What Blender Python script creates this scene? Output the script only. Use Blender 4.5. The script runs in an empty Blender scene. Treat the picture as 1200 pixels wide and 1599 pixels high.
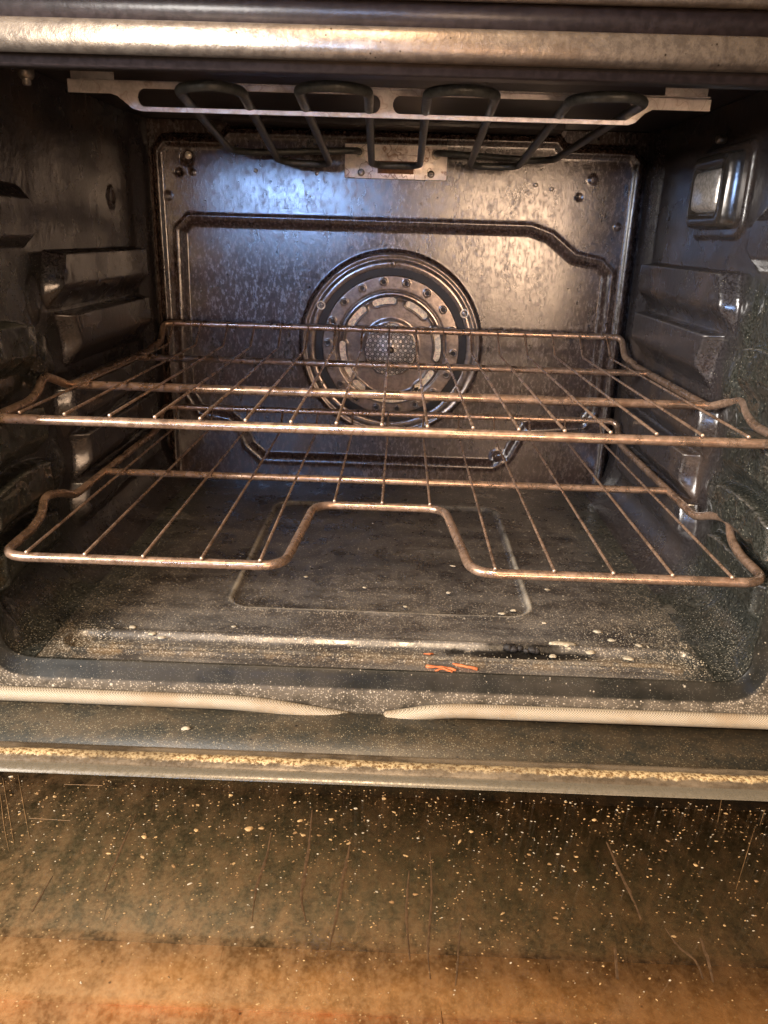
import bpy, bmesh, math, random
import numpy as np
from mathutils import Vector, Matrix
random.seed(7); rng = np.random.default_rng(7)
S = bpy.context.scene
COL = S.collection

# ------------------------------------------------------------------ camera
CP, CPITCH, CYAW, CROLL = (0.0053, -0.5812, 0.1374), 0.3463, -0.0125, -0.0307
f = Vector((math.sin(CYAW)*math.cos(CPITCH), math.cos(CYAW)*math.cos(CPITCH), -math.sin(CPITCH)))
rt = Vector((math.cos(CYAW), -math.sin(CYAW), 0)); dn = f.cross(rt)
cr, sr = math.cos(CROLL), math.sin(CROLL)
r2 = cr*rt + sr*dn; d2 = -sr*rt + cr*dn
cam_d = bpy.data.cameras.new('camera'); cam = bpy.data.objects.new('camera', cam_d); COL.objects.link(cam)
M = Matrix((( r2.x, -d2.x, -f.x, CP[0]), (r2.y, -d2.y, -f.y, CP[1]), (r2.z, -d2.z, -f.z, CP[2]), (0, 0, 0, 1)))
cam.matrix_world = M
cam_d.sensor_fit = 'HORIZONTAL'; cam_d.sensor_width = 36; cam_d.lens = 36.0
cam_d.clip_start = 0.01; cam_d.clip_end = 50
S.camera = cam
S.cycles.use_denoising = True

# ------------------------------------------------------------------ world, lamps, exposure
W = bpy.data.worlds.new('World'); S.world = W; W.use_nodes = True
bg = W.node_tree.nodes['Background']; bg.inputs[0].default_value = (1.0, 0.80, 0.64, 1); bg.inputs[1].default_value = 0.11
def area(name, loc, target, size, size_y, power, color, spread=180):
    l = bpy.data.lights.new(name, 'AREA'); l.shape = 'RECTANGLE'; l.size = size; l.size_y = size_y
    l.energy = power; l.color = color; l.spread = math.radians(spread)
    o = bpy.data.objects.new(name, l); COL.objects.link(o); o.location = loc
    o.rotation_euler = (Vector(target)-Vector(loc)).to_track_quat('-Z', 'Y').to_euler()
    return o
area('window_light', (-0.44, -1.75, 0.33), (-0.05, 0.4, 0.2), 0.26, 0.20, 0.70, (0.34, 0.54, 1.0), 40)
area('room_light', (0.45, -1.75, 0.13), (0.12, 0.4, 0.10), 0.40, 0.48, 1.30, (1.0, 0.66, 0.42), 50)
area('side_window_light', (-1.30, -1.05, 0.55), (0.28, 0.1, 0.0), 0.8, 0.8, 25, (1.0, 0.93, 0.86), 110)
area('ceiling_light', (-0.15, -1.15, 1.35), (0, -0.05, -0.2), 0.4, 0.3, 28, (1.0, 0.72, 0.46))
S.view_settings.view_transform = 'Standard'; S.view_settings.look = 'None'
S.view_settings.exposure = 0.3; S.view_settings.gamma = 1.0; S.view_settings.use_curve_mapping = False

# ------------------------------------------------------------------ node helpers
class Mat:
    def __init__(s, name):
        s.m = bpy.data.materials.new(name); s.m.use_nodes = True; s.t = s.m.node_tree
        s.p = s.t.nodes['Principled BSDF']; s.out = s.t.nodes['Material Output']
        s.tc = s.t.nodes.new('ShaderNodeNewGeometry'); s.co = s.tc.outputs['Position']
    def set(s, sock, v):
        if isinstance(v, bpy.types.NodeSocket): s.t.links.new(v, sock)
        elif isinstance(v, (tuple, list)) and len(v) == 3 and sock.type == 'RGBA': sock.default_value = (*v, 1)
        else: sock.default_value = v
    def stretch(s, sx, sy, sz, rot=(0, 0, 0)):
        n = s.t.nodes.new('ShaderNodeMapping'); s.t.links.new(s.co, n.inputs[0])
        n.inputs['Scale'].default_value = (sx, sy, sz); n.inputs['Rotation'].default_value = rot; return n.outputs[0]
    def noise(s, scale, detail=3, rough=.55, vec=None, dist=0):
        n = s.t.nodes.new('ShaderNodeTexNoise'); s.t.links.new(vec or s.co, n.inputs['Vector'])
        n.inputs['Scale'].default_value = scale; n.inputs['Detail'].default_value = detail
        n.inputs['Roughness'].default_value = rough; n.inputs['Distortion'].default_value = dist
        return n.outputs[0]
    def voro(s, scale, feature='F1', vec=None, rand=1.0):
        n = s.t.nodes.new('ShaderNodeTexVoronoi'); n.feature = feature; s.t.links.new(vec or s.co, n.inputs['Vector'])
        n.inputs['Scale'].default_value = scale; n.inputs['Randomness'].default_value = rand
        return n
    def math(s, op, a, b=0.0, c=0.0, clamp=False):
        n = s.t.nodes.new('ShaderNodeMath'); n.operation = op; n.use_clamp = clamp
        s.set(n.inputs[0], a); s.set(n.inputs[1], b); s.set(n.inputs[2], c); return n.outputs[0]
    def ramp(s, v, a, b, lo=0.0, hi=1.0, smooth=True):
        n = s.t.nodes.new('ShaderNodeMapRange'); n.interpolation_type = 'SMOOTHSTEP' if smooth else 'LINEAR'
        s.set(n.inputs[0], v); n.inputs[1].default_value = a; n.inputs[2].default_value = b
        n.inputs[3].default_value = lo; n.inputs[4].default_value = hi; return n.outputs[0]
    def mix(s, fac, a, b):
        n = s.t.nodes.new('ShaderNodeMix'); n.data_type = 'RGBA'
        s.set(n.inputs[0], fac); s.set(n.inputs[6], a); s.set(n.inputs[7], b); return n.outputs[2]
    def sep(s):
        n = s.t.nodes.new('ShaderNodeSeparateXYZ'); s.t.links.new(s.co, n.inputs[0]); return n.outputs
    def bump(s, h, strength=.5, dist=.001, prev=None):
        n = s.t.nodes.new('ShaderNodeBump'); n.inputs['Strength'].default_value = strength
        n.inputs['Distance'].default_value = dist; s.set(n.inputs['Height'], h)
        if prev: s.t.links.new(prev, n.inputs['Normal'])
        return n.outputs[0]
    def fin(s, color=None, rough=None, metal=None, normal=None, spec=None, coat=None, coat_r=None):
        p = s.p
        if color is not None: s.set(p.inputs['Base Color'], color)
        if rough is not None: s.set(p.inputs['Roughness'], rough)
        if metal is not None: s.set(p.inputs['Metallic'], metal)
        if normal is not None: s.set(p.inputs['Normal'], normal)
        if spec is not None: s.set(p.inputs['Specular IOR Level'], spec)
        if coat is not None: s.set(p.inputs['Coat Weight'], coat)
        if coat_r is not None: s.set(p.inputs['Coat Roughness'], coat_r)
        return s.m
    def dots(s, scale, lo, hi, vec=None, dens=None, thr=.5):
        """small irregular specks: 1 inside a speck; dens lowers how many cells have one"""
        v = s.voro(scale, vec=vec)
        d = s.ramp(v.outputs['Distance'], lo, hi, 1, 0)
        n = s.t.nodes.new('ShaderNodeSeparateColor'); s.t.links.new(v.outputs['Color'], n.inputs[0])
        if dens is None: k = s.math('GREATER_THAN', n.outputs[0], thr)
        else: k = s.math('GREATER_THAN', dens, n.outputs[0])
        return s.math('MULTIPLY', d, k)

def mat_back():
    m = Mat('back_enamel')
    v = m.stretch(1, 1, .5)
    n1 = m.noise(300, 4, .7, v); n2 = m.noise(9, 4, .6); n3 = m.noise(600, 2, .6, v); n4 = m.noise(38, 5, .65, m.stretch(1.6, 1, .5))
    pits = m.dots(150, .12, .32, dens=m.ramp(n2, .35, .75, .0, .16))
    col = m.mix(m.ramp(n1, .42, .62), (.034, .021, .017), (.082, .054, .043))
    col = m.mix(m.ramp(n4, .5, .75, 0, .7), col, (.012, .009, .009))
    col = m.mix(pits, col, (.004, .003, .003))
    nb = m.bump(n1, .24, .0005); nb = m.bump(n3, .22, .0003, nb); return m.fin(col, m.math('ADD', m.ramp(n4, .35, .75, .12, .22), m.ramp(n1, .4, .65, .0, .16)), 0, nb, .75)
def mat_side():
    m = Mat('side_enamel'); x, y, z = m.sep()
    n2 = m.noise(14, 4, .6); n1 = m.noise(420, 3, .6); n5 = m.noise(170, 3, .55); n6 = m.noise(30, 4, .6)
    # greenish baked-on crust near the front of the wall
    front = m.math('ADD', y, m.math('MULTIPLY', m.noise(16, 4), .16))
    g = m.math('MULTIPLY', m.ramp(front, .17, .235, 1, 0), m.ramp(z, .10, .13, 1, 0))
    col = m.mix(m.ramp(n1, .4, .65), (.022, .018, .018), (.056, .049, .050))
    col = m.mix(m.ramp(m.noise(11, 3), .52, .70, 0, .6), col, (.085, .058, .042))
    col = m.mix(g, col, m.mix(m.ramp(n1, .36, .64), (.014, .015, .012), (.044, .045, .038)))
    cr = m.voro(42, 'DISTANCE_TO_EDGE', m.stretch(1, 1, .6)); crack = m.math('MULTIPLY', m.ramp(cr.outputs['Distance'], .0, .035, 1, 0), m.math('MULTIPLY', g, m.ramp(n6, .52, .62)))
    col = m.mix(crack, col, (.004, .004, .003))
    sp = m.dots(560, .12, .42, dens=m.math('ADD', m.ramp(n6, .45, .75, .0, .22), m.math('ADD', m.math('MULTIPLY', g, .10), m.math('MULTIPLY', m.math('MULTIPLY', m.ramp(z, -.178, -.150, 1, 0), m.ramp(y, .12, -.02, .1, 1)), m.ramp(m.noise(45, 4, .65), .3, .6, .1, .7)))))
    col = m.mix(m.math('MULTIPLY', sp, .7), col, (.34, .31, .24))
    scr = m.ramp(m.noise(60, 2, .5, m.stretch(.35, .35, 2.2, (.5, 0, 0))), .70, .78, 0, .25)
    col = m.mix(scr, col, (.25, .22, .18))
    pt = m.tc.outputs['Pointiness']; col = m.mix(m.ramp(pt, .535, .60, 0, .75), col, (.26, .235, .21))
    nb = m.bump(n2, .35, .005); nb = m.bump(n5, .30, .0007, nb); nb = m.bump(crack, -.5, .0008, nb)
    return m.fin(col, m.mix(g, m.ramp(n2, .3, .7, .18, .34), m.ramp(n6, .3, .7, .14, .34)), 0, nb, .9)
def dust_layers(m, dens_small, dens_big, base):
    """pale burnt dust and flakes on enamel"""
    a = m.dots(620, .16, .46, dens=dens_small); b = m.dots(380, .10, .36, dens=m.math('MULTIPLY', dens_small, .40))
    c = m.dots(150, .05, .24, vec=m.stretch(1, 1.4, 1), dens=dens_big)
    col = m.mix(m.math('MULTIPLY', a, .75), base, (.40, .34, .26))
    col = m.mix(m.math('MULTIPLY', b, .85), col, (.48, .42, .33))
    col = m.mix(c, col, (.55, .49, .38))
    h = m.math('MAXIMUM', m.math('MULTIPLY', b, .6), c)
    return col, h
def mat_floor():
    m = Mat('floor_enamel'); x, y, z = m.sep()
    n2 = m.noise(12, 5, .65); n3 = m.noise(45, 4, .65)
    near = m.ramp(y, .20, -.03, 0, 1)
    corner = m.math('MULTIPLY', m.ramp(m.math('ABSOLUTE', m.math('ADD', x, .003)), .17, .275, 0, 1), m.ramp(y, .09, -.03, 0, 1))
    rgt = m.ramp(x, .0, .22, 0, 1)
    trough = m.math('MULTIPLY', m.ramp(y, -.010, -.020, 0, 1), m.ramp(y, -.046, -.038, 0, 1))
    line = m.math('MULTIPLY', m.ramp(y, .075, .045, 0, 1), m.ramp(y, .030, .048, 0, 1))
    px_ = m.math('MAXIMUM', m.math('SUBTRACT', m.math('ABSOLUTE', m.math('ADD', x, .004)), .117), 0.0); py_ = m.math('MAXIMUM', m.math('SUBTRACT', m.math('ABSOLUTE', m.math('SUBTRACT', y, .1975)), .1255), 0.0)
    dl = m.math('SUBTRACT', m.math('SQRT', m.math('ADD', m.math('MULTIPLY', px_, px_), m.math('MULTIPLY', py_, py_))), .0235)
    pline = m.math('MULTIPLY', m.ramp(m.math('ABSOLUTE', dl), .0006, .0032, 1, 0), m.ramp(y, .3, .1, .25, 1))
    d = m.math('MULTIPLY', near, .40)
    d = m.math('ADD', d, m.math('MULTIPLY', corner, .55))
    d = m.math('ADD', d, m.math('MULTIPLY', m.math('MULTIPLY', rgt, near), .18))
    d = m.math('ADD', d, m.math('MULTIPLY', trough, .34))
    d = m.math('ADD', d, m.math('MULTIPLY', line, .20)); d = m.math('ADD', d, .24)
    d = m.math('MULTIPLY', d, m.ramp(n3, .28, .66, .15, 1.5))
    big = m.math('MULTIPLY', m.ramp(n2, .4, .7, .01, .10), m.math('ADD', m.math('MULTIPLY', m.math('ADD', corner, rgt), .9), .35))
    base = m.mix(m.ramp(n3, .4, .65), (.014, .011, .010), (.036, .030, .026))
    grime = m.math('MULTIPLY', m.ramp(n3, .45, .62), m.math('ADD', m.math('MULTIPLY', trough, .6), m.math('MULTIPLY', corner, 1.1)), clamp=True)
    film = m.math('MULTIPLY', m.ramp(m.noise(26, 5, .7, m.stretch(.35, 1, 1)), .38, .66, .25, 1), m.math('ADD', m.math('MULTIPLY', near, .46), .22))
    edge = m.ramp(m.math('ABSOLUTE', m.math('ADD', x, .0055)), .20, .268, 0, 1)
    film = m.math('MULTIPLY', film, m.math('SUBTRACT', 1.0, m.math('MULTIPLY', edge, .85)))
    base = m.mix(m.math('MULTIPLY', edge, .8), base, m.mix(m.ramp(m.noise(420, 3), .36, .64), (.018, .019, .016), (.050, .052, .043)))
    base = m.mix(film, base, (.21, .19, .165))
    base = m.mix(m.math('MULTIPLY', pline, m.ramp(n3, .35, .6, .35, .85)), base, (.40, .36, .29))
    base = m.mix(m.math('MULTIPLY', grime, m.math('SUBTRACT', .7, m.math('MULTIPLY', edge, .5))), base, (.17, .11, .05))
    col, h = dust_layers(m, d, big, base)
    # the burnt spill along the front edge
    ex = m.math('DIVIDE', m.math('SUBTRACT', x, .122), .064); ey = m.math('DIVIDE', m.math('ADD', y, .012), .0085)
    r = m.math('SQRT', m.math('ADD', m.math('MULTIPLY', ex, ex), m.math('MULTIPLY', ey, ey)))
    burn = m.ramp(m.math('ADD', r, m.math('MULTIPLY', m.math('SUBTRACT', n3, .5), 1.4)), .75, 1.15, 1, 0)
    col = m.mix(m.math('MULTIPLY', burn, .94), col, (.006, .005, .004))
    nb = m.bump(n2, .3, .004); nb = m.bump(m.noise(300, 3), .15, .0006, nb); nb = m.bump(h, .6, .0006, nb)
    return m.fin(col, m.ramp(n3, .3, .7, .22, .46), 0, nb, .8)
def mat_frame():
    m = Mat('front_frame_enamel'); x, y, z = m.sep()
    n3 = m.noise(60, 4, .65)
    edge = m.ramp(y, -.0575, -.0592, 0, 1)
    cor = m.ramp(m.math('ABSOLUTE', x), .25, .30, 0, .5)
    d = m.math('MULTIPLY', m.math('ADD', m.math('MULTIPLY', edge, .62), m.math('ADD', m.math('MULTIPLY', cor, edge), .02)), m.ramp(n3, .3, .65, .3, 1.3))
    fine = m.dots(850, .1, .42, dens=m.ramp(n3, .35, .65, .15, .6))
    base = m.mix(m.math('MULTIPLY', fine, .5), m.mix(m.ramp(m.noise(18, 4, .6), .4, .62), (.010, .010, .008), (.030, .026, .020)), (.16, .15, .12))
    base = m.mix(m.math('MULTIPLY', edge, m.ramp(n3, .3, .6, .2, .6)), base, (.17, .14, .105))
    col, h = dust_layers(m, d, m.math('MULTIPLY', d, .12), base)
    nb = m.bump(h, .5, .0005)
    nb = m.bump(m.noise(30, 3), .2, .002, nb)
    return m.fin(col, m.ramp(n3, .3, .7, .30, .5), 0, nb, .16)
def mat_dark(name, c, rough=.4, bump=.2, metal=0, spec=.5, sc=200):
    m = Mat(name); n = m.noise(sc, 3, .6)
    col = m.mix(m.ramp(n, .35, .65), tuple(v*.75 for v in c), tuple(v*1.25 for v in c))
    return m.fin(col, rough, metal, m.bump(n, bump, .0008), spec)
def mat_rod(name, warm):
    m = Mat(name)
    n = m.noise(220, 4, .7); n2 = m.noise(40, 4, .65); sp = m.dots(480, .1, .35, dens=m.ramp(n2, .5, .72, .0, .14))
    col = m.mix(m.ramp(n, .38, .62), (.34*warm, .225*warm, .155*warm), (.52*warm, .36*warm, .26*warm))
    col = m.mix(m.ramp(n2, .50, .72, 0, .7), col, (.18, .10, .06))
    col = m.mix(m.math('MULTIPLY', sp, .6), col, (.06, .035, .022))
    nb = m.bump(n, .18, .0005); nb = m.bump(sp, .4, .0004, nb)
    return m.fin(col, m.ramp(n2, .3, .7, .20, .38), m.ramp(n2, .3, .7, .85, .55), nb, .5)
def mat_galv(name, tint, stain):
    m = Mat(name)
    n = m.noise(90, 5, .7); v = m.voro(130)
    ring = m.ramp(m.math('ABSOLUTE', m.math('SUBTRACT', m.noise(55, 2, .5), .56)), .0, .022, 1, 0)
    col = m.mix(m.ramp(n, .4, .65), tint, tuple(t*.72 for t in tint))
    col = m.mix(m.math('MULTIPLY', ring, stain), col, (.24, .11, .05))
    col = m.mix(m.math('MULTIPLY', m.ramp(m.noise(28, 4, .7), .52, .66), stain), col, (.32, .17, .09))
    return m.fin(col, m.ramp(n, .3, .7, .32, .5), .25, m.bump(n, .3, .0006), .5)
def mat_topbar():
    m = Mat('steel_trim')
    n = m.noise(130, 5, .7); n2 = m.noise(14, 4, .65, m.stretch(.5, 1, 1))
    col = m.mix(m.ramp(n, .4, .62), (.33, .27, .21), (.21, .17, .135))
    st = m.ramp(n2, .50, .68, 0, .7)
    col = m.mix(st, col, (.16, .115, .08))
    col = m.mix(m.dots(340, .08, .3, dens=.05), col, (.05, .035, .02))
    nb = m.bump(n, .35, .0012); nb = m.bump(m.noise(320, 3), .3, .0006, nb)
    return m.fin(col, m.ramp(n2, .3, .7, .30, .46), .75, nb, .5)
def mat_gasket():
    m = Mat('woven_gasket'); x, y, z = m.sep()
    wx = m.math('SINE', m.math('MULTIPLY', x, 3000)); wz = m.math('SINE', m.math('MULTIPLY', z, 5200))
    w = m.math('MULTIPLY', wx, wz); hh = m.ramp(w, -.6, .6)
    n = m.noise(22, 4, .6)
    col = m.mix(m.ramp(hh, .0, .7), (.19, .15, .105), (.45, .385, .285))
    col = m.mix(m.ramp(n, .50, .70, 0, .6), col, (.27, .19, .11))
    return m.fin(col, .6, .1, m.bump(hh, .35, .0004), .4)
def mat_liner():
    m = Mat('door_liner_enamel'); n3 = m.noise(34, 5, .7); n1 = m.noise(420, 3, .6)
    d = m.ramp(n3, .3, .65, .22, .62)
    base = m.mix(m.ramp(n3, .40, .62), (.024, .023, .017), (.066, .048, .028))
    base = m.mix(m.ramp(n1, .45, .6, 0, .6), base, (.055, .045, .028))
    base = m.mix(m.dots(190, .1, .3, dens=.10), base, (.008, .006, .004))
    a = m.dots(640, .14, .44, dens=d); b = m.dots(330, .07, .22, dens=.08)
    col = m.mix(m.math('MULTIPLY', a, .65), base, (.26, .22, .14)); col = m.mix(m.math('MULTIPLY', b, .8), col, (.42, .33, .20))
    return m.fin(col, .45, 0, m.bump(n1, .3, .0006), .6)
def mat_rim():
    m = Mat('door_rim_steel'); x, y, z = m.sep(); n = m.noise(330, 4, .7); n2 = m.noise(36, 5, .75, m.stretch(.35, 1, 1)); n3 = m.noise(9, 3)
    col = m.mix(m.ramp(n2, .40, .60), (.075, .055, .034), (.17, .13, .085))
    yy = m.math('ADD', y, m.math('MULTIPLY', m.math('SUBTRACT', m.noise(60, 4, .7), .5), .010))
    crust = m.math('MULTIPLY', m.ramp(m.math('ABSOLUTE', m.math('ADD', yy, .1300)), .0020, .0048, 1, 0), m.ramp(n3, .35, .60, .35, 1))
    gold = m.mix(m.ramp(n, .40, .58), (.20, .115, .045), (.72, .54, .29))
    col = m.mix(crust, col, gold)
    col = m.mix(m.ramp(y, -.1372, -.1385, 0, .9), col, (.13, .112, .08))
    return m.fin(col, m.ramp(n, .3, .7, .20, .42), .15, m.bump(m.math('MULTIPLY', n, m.math('ADD', crust, .15)), .7, .0010), .7)
def mat_pane():
    """door glass under a baked-on brown film: partly clear, mostly film with spots and drips"""
    m = Mat('stained_glass_pane'); x, y, z = m.sep()
    n = m.noise(95, 7, .72, m.stretch(1, .55, 1)); n2 = m.noise(9, 4, .6); n5 = m.noise(330, 4, .65)
    dr = m.noise(30, 4, .6, m.stretch(1.5, .16, 1, (0, 0, .10)), dist=.9)
    drips = m.math('MULTIPLY', m.ramp(m.math('ABSOLUTE', m.math('SUBTRACT', dr, .60)), .0, .016, 1, 0), m.ramp(m.noise(14, 3), .50, .60))
    light_fade = m.ramp(y, -.18, -.31, 0.0, 1.0)  # brown cover grows towards the camera, painting the warm brightening into the film
    col = m.mix(m.ramp(n, .36, .64), (.10, .056, .026), (.33, .180, .080))
    col = m.mix(m.ramp(n5, .40, .62, 0, .55), col, (.42, .26, .125))
    col = m.mix(drips, col, (.030, .016, .008))
    sp = m.dots(430, .10, .36, dens=m.ramp(m.noise(18, 3), .35, .7, .04, .36)); sd = m.dots(130, .05, .17, dens=.10)
    col = m.mix(m.math('MULTIPLY', sp, .85), col, (.42, .29, .14)); col = m.mix(m.math('MULTIPLY', sd, .85), col, (.028, .014, .007))
    m.fin(col, m.ramp(n, .3, .7, .06, .18), 0, m.bump(m.math('ADD', n, m.math('MULTIPLY', sp, .6)), .14, .0006), .5)
    tr = m.t.nodes.new('ShaderNodeBsdfTransparent'); tr.inputs[0].default_value = (.86, .84, .76, 1)
    mx = m.t.nodes.new('ShaderNodeMixShader')
    cov = m.math('ADD', m.ramp(n, .3, .72, .14, .36), m.math('MULTIPLY', light_fade, .26))
    cov = m.math('MAXIMUM', cov, m.math('MAXIMUM', m.math('MULTIPLY', sp, .9), m.math('MAXIMUM', m.math('MULTIPLY', sd, .9), m.math('MULTIPLY', drips, .85))))
    m.set(mx.inputs[0], m.math('MULTIPLY', cov, m.math('SUBTRACT', 1.0, m.tc.outputs['Backfacing']))); m.t.links.new(tr.outputs[0], mx.inputs[1]); m.t.links.new(m.p.outputs[0], mx.inputs[2])
    m.t.links.new(mx.outputs[0], m.out.inputs[0]); return m.m
def mat_simple(name, c, rough=.5, metal=0, spec=.5):
    m = Mat(name); n = m.noise(300, 3, .6)
    return m.fin(m.mix(m.ramp(n, .35, .65), tuple(v*.7 for v in c), tuple(v*1.2 for v in c)), rough, metal, m.bump(n, .25, .0005), spec)

MT = dict(back=mat_back(), side=mat_side(), floor=mat_floor(), frame=mat_frame(),
    ceil=mat_dark('ceiling_enamel', (.030, .022, .021), .38, .3),
    rod=mat_rod('bronzed_rack_steel', 1.0), galv=mat_galv('bracket_steel', (.68, .62, .58), .35), plate=mat_galv('terminal_plate_steel', (.95, .86, .78), .8),
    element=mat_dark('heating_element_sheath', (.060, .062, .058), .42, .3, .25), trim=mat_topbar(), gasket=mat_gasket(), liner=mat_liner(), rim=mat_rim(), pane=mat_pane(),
    black=mat_dark('black_void', (.008, .006, .005), .6, .1), fan=mat_dark('fan_cover_enamel', (.21, .17, .145), .20, .12, .55, .9), housing=mat_dark('lamp_housing_enamel', (.060, .050, .042), .16, .1, .3, .9), tan=mat_simple('fan_cover_tan', (.95, .76, .50), .5), tip=mat_simple('weld_tip_steel', (.55, .42, .32), .4, .7),
    screw=mat_simple('screw_steel', (.30, .26, .22), .35, .8), pale=mat_simple('washer_steel', (.78, .70, .58), .4, .3), screen=mat_simple('fan_screen_steel', (.10, .075, .055), .35, .7),
    lamp=mat_simple('lamp_cover_glass', (.48, .43, .37), .16, .2, .9), drip=mat_simple('drip_stain', (.085, .050, .026), .3), rust=mat_simple('rust_recess', (.20, .09, .035), .6),
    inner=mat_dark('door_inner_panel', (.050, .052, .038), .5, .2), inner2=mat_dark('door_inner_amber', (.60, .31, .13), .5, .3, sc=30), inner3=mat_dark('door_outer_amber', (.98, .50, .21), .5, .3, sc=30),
    innerside=mat_dark('door_inner_rail', (.26, .25, .17), .5, .2), char=mat_simple('char', (.02, .017, .016), .7), carrot=mat_simple('dried_orange_food', (.46, .13, .04), .6),
    crumb3=mat_simple('brown_crumb', (.24, .14, .06), .5), crumb=mat_simple('pale_crumb', (.44, .38, .28), .8), crumb2=mat_simple('amber_crumb', (.42, .27, .12), .6))

# ------------------------------------------------------------------ object helpers
def link(name, me, mat, parent=None, smooth=True):
    if smooth: me.polygons.foreach_set('use_smooth', [True]*len(me.polygons))
    me.materials.append(mat); o = bpy.data.objects.new(name, me); COL.objects.link(o)
    if parent: o.parent = parent
    return o
def empty(name, loc, label, cat, group=None):
    o = bpy.data.objects.new(name, None); COL.objects.link(o); o.location = loc; o.empty_display_size = .02
    o['label'] = label; o['category'] = cat
    if group: o['group'] = group
    return o
class MB:
    def __init__(s): s.v = []; s.f = []
    def add(s, vs, fs):
        b = len(s.v); s.v += [tuple(p) for p in vs]; s.f += [tuple(i+b for i in q) for q in fs]; return s
    def box(s, x0, x1, y0, y1, z0, z1):
        vs = [(x, y, z) for x in (x0, x1) for y in (y0, y1) for z in (z0, z1)]
        return s.add(vs, [(0,1,3,2),(4,6,7,5),(0,4,5,1),(2,3,7,6),(0,2,6,4),(1,5,7,3)])
    def tube(s, pts, r, seg=10, closed=False):
        P = [Vector(p) for p in pts]; n = len(P); rr = r if isinstance(r, (list, tuple)) else [r]*n
        T = []
        for i in range(n):
            a = P[(i-1) % n] if (closed or i > 0) else P[i]; b = P[(i+1) % n] if (closed or i < n-1) else P[i]
            T.append((b-a).normalized())
        u = T[0].orthogonal().normalized(); vs = []; fs = []
        for i in range(n):
            u = (u - T[i]*u.dot(T[i])).normalized(); w = T[i].cross(u)
            for k in range(seg):
                a = 2*math.pi*k/seg; vs.append(P[i] + rr[i]*(math.cos(a)*u + math.sin(a)*w))
        for i in range(n if closed else n-1):
            j = (i+1) % n
            for k in range(seg): fs.append((i*seg+k, i*seg+(k+1) % seg, j*seg+(k+1) % seg, j*seg+k))
        if not closed:
            for i, sgn in ((0, -1), (n-1, 1)):
                c = len(vs); vs.append(P[i] + T[i]*sgn*rr[i]*.45); ring = len(vs)
                vs += [P[i] + (vs[i*seg+k]-P[i])*.75 + T[i]*sgn*rr[i]*.35 for k in range(seg)]
                for k in range(seg):
                    a, b = i*seg+k, i*seg+(k+1) % seg
                    fs.append((a, b, ring+(k+1) % seg, ring+k)); fs.append((ring+k, ring+(k+1) % seg, c))
        return s.add(vs, fs)
    def prism(s, outline, axis, a, b):
        """extrude a 2D outline along axis 1 (y); outline in (x,z)"""
        n = len(outline); vs = [(x, a, z) for x, z in outline] + [(x, b, z) for x, z in outline]
        return s.add(vs, [tuple(range(n))[::-1], tuple(range(n, 2*n))] + [(i, (i+1) % n, n+(i+1) % n, n+i) for i in range(n)])
    def lathe_y(s, cx, y0, cz, prof, seg=64):
        """profile list of (radius, dy) revolved round the y axis"""
        vs = []; fs = []; m = len(prof)
        for k in range(seg):
            a = 2*math.pi*k/seg
            for r, dy in prof: vs.append((cx+r*math.sin(a), y0+dy, cz+r*math.cos(a)))
        for k in range(seg):
            j = (k+1) % seg
            for i in range(m-1): fs.append((k*m+i, k*m+i+1, j*m+i+1, j*m+i))
        return s.add(vs, fs)
    def build(s, name, mat, parent=None, smooth=True, off=(0, 0, 0), bevel=0):
        me = bpy.data.meshes.new(name)
        me.from_pydata([(v[0]-off[0], v[1]-off[1], v[2]-off[2]) for v in s.v], [], s.f); me.validate()
        bm = bmesh.new(); bm.from_mesh(me); bmesh.ops.recalc_face_normals(bm, faces=bm.faces)
        if bevel:
            es = [e for e in bm.edges if len(e.link_faces) == 2 and e.calc_face_angle(0) > .6]
            bmesh.ops.bevel(bm, geom=es, offset=bevel, segments=2, profile=.5, affect='EDGES')
        bm.to_mesh(me); bm.free()
        o = link(name, me, mat, parent, smooth)
        if smooth and bevel:
            me.set_sharp_from_angle(angle=math.radians(50))
        return o
def fillet(pts, r, n=6, closed=False):
    P = [Vector(p) for p in pts]; out = []; N = len(P)
    rs = r if isinstance(r, (list, tuple)) else [r]*N
    for i in range(N):
        if not closed and i in (0, N-1): out.append(P[i]); continue
        a, b, c = P[(i-1) % N], P[i], P[(i+1) % N]
        d = min(rs[i], (a-b).length*.45, (c-b).length*.45)
        p, q = b+(a-b).normalized()*d, b+(c-b).normalized()*d
        for k in range(n+1):
            t = k/n; out.append(p*(1-t)**2 + b*2*t*(1-t) + q*t*t)
    return out
def grid(name, X, Y, Z, mat, parent=None, keep=None, off=(0, 0, 0), flip=False):
    h, w = X.shape; co = np.stack([X-off[0], Y-off[1], Z-off[2]], -1).reshape(-1, 3).astype(np.float32)
    idx = np.arange(h*w).reshape(h, w); q = np.stack([idx[:-1, :-1], idx[:-1, 1:], idx[1:, 1:], idx[1:, :-1]], -1).reshape(-1, 4)
    if keep is not None: q = q[keep[:-1, :-1].reshape(-1)]
    if flip: q = q[:, ::-1]
    me = bpy.data.meshes.new(name); me.vertices.add(len(co)); me.vertices.foreach_set('co', co.ravel())
    me.loops.add(q.size); me.loops.foreach_set('vertex_index', q.ravel().astype(np.int32))
    me.polygons.add(len(q)); me.polygons.foreach_set('loop_start', (np.arange(len(q))*4).astype(np.int32))
    me.polygons.foreach_set('loop_total', np.full(len(q), 4, np.int32)); me.update(calc_edges=True); me.validate()
    return link(name, me, mat, parent)
def sm(v, a, b): t = np.clip((v-a)/(b-a), 0, 1); return t*t*(3-2*t)
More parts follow.
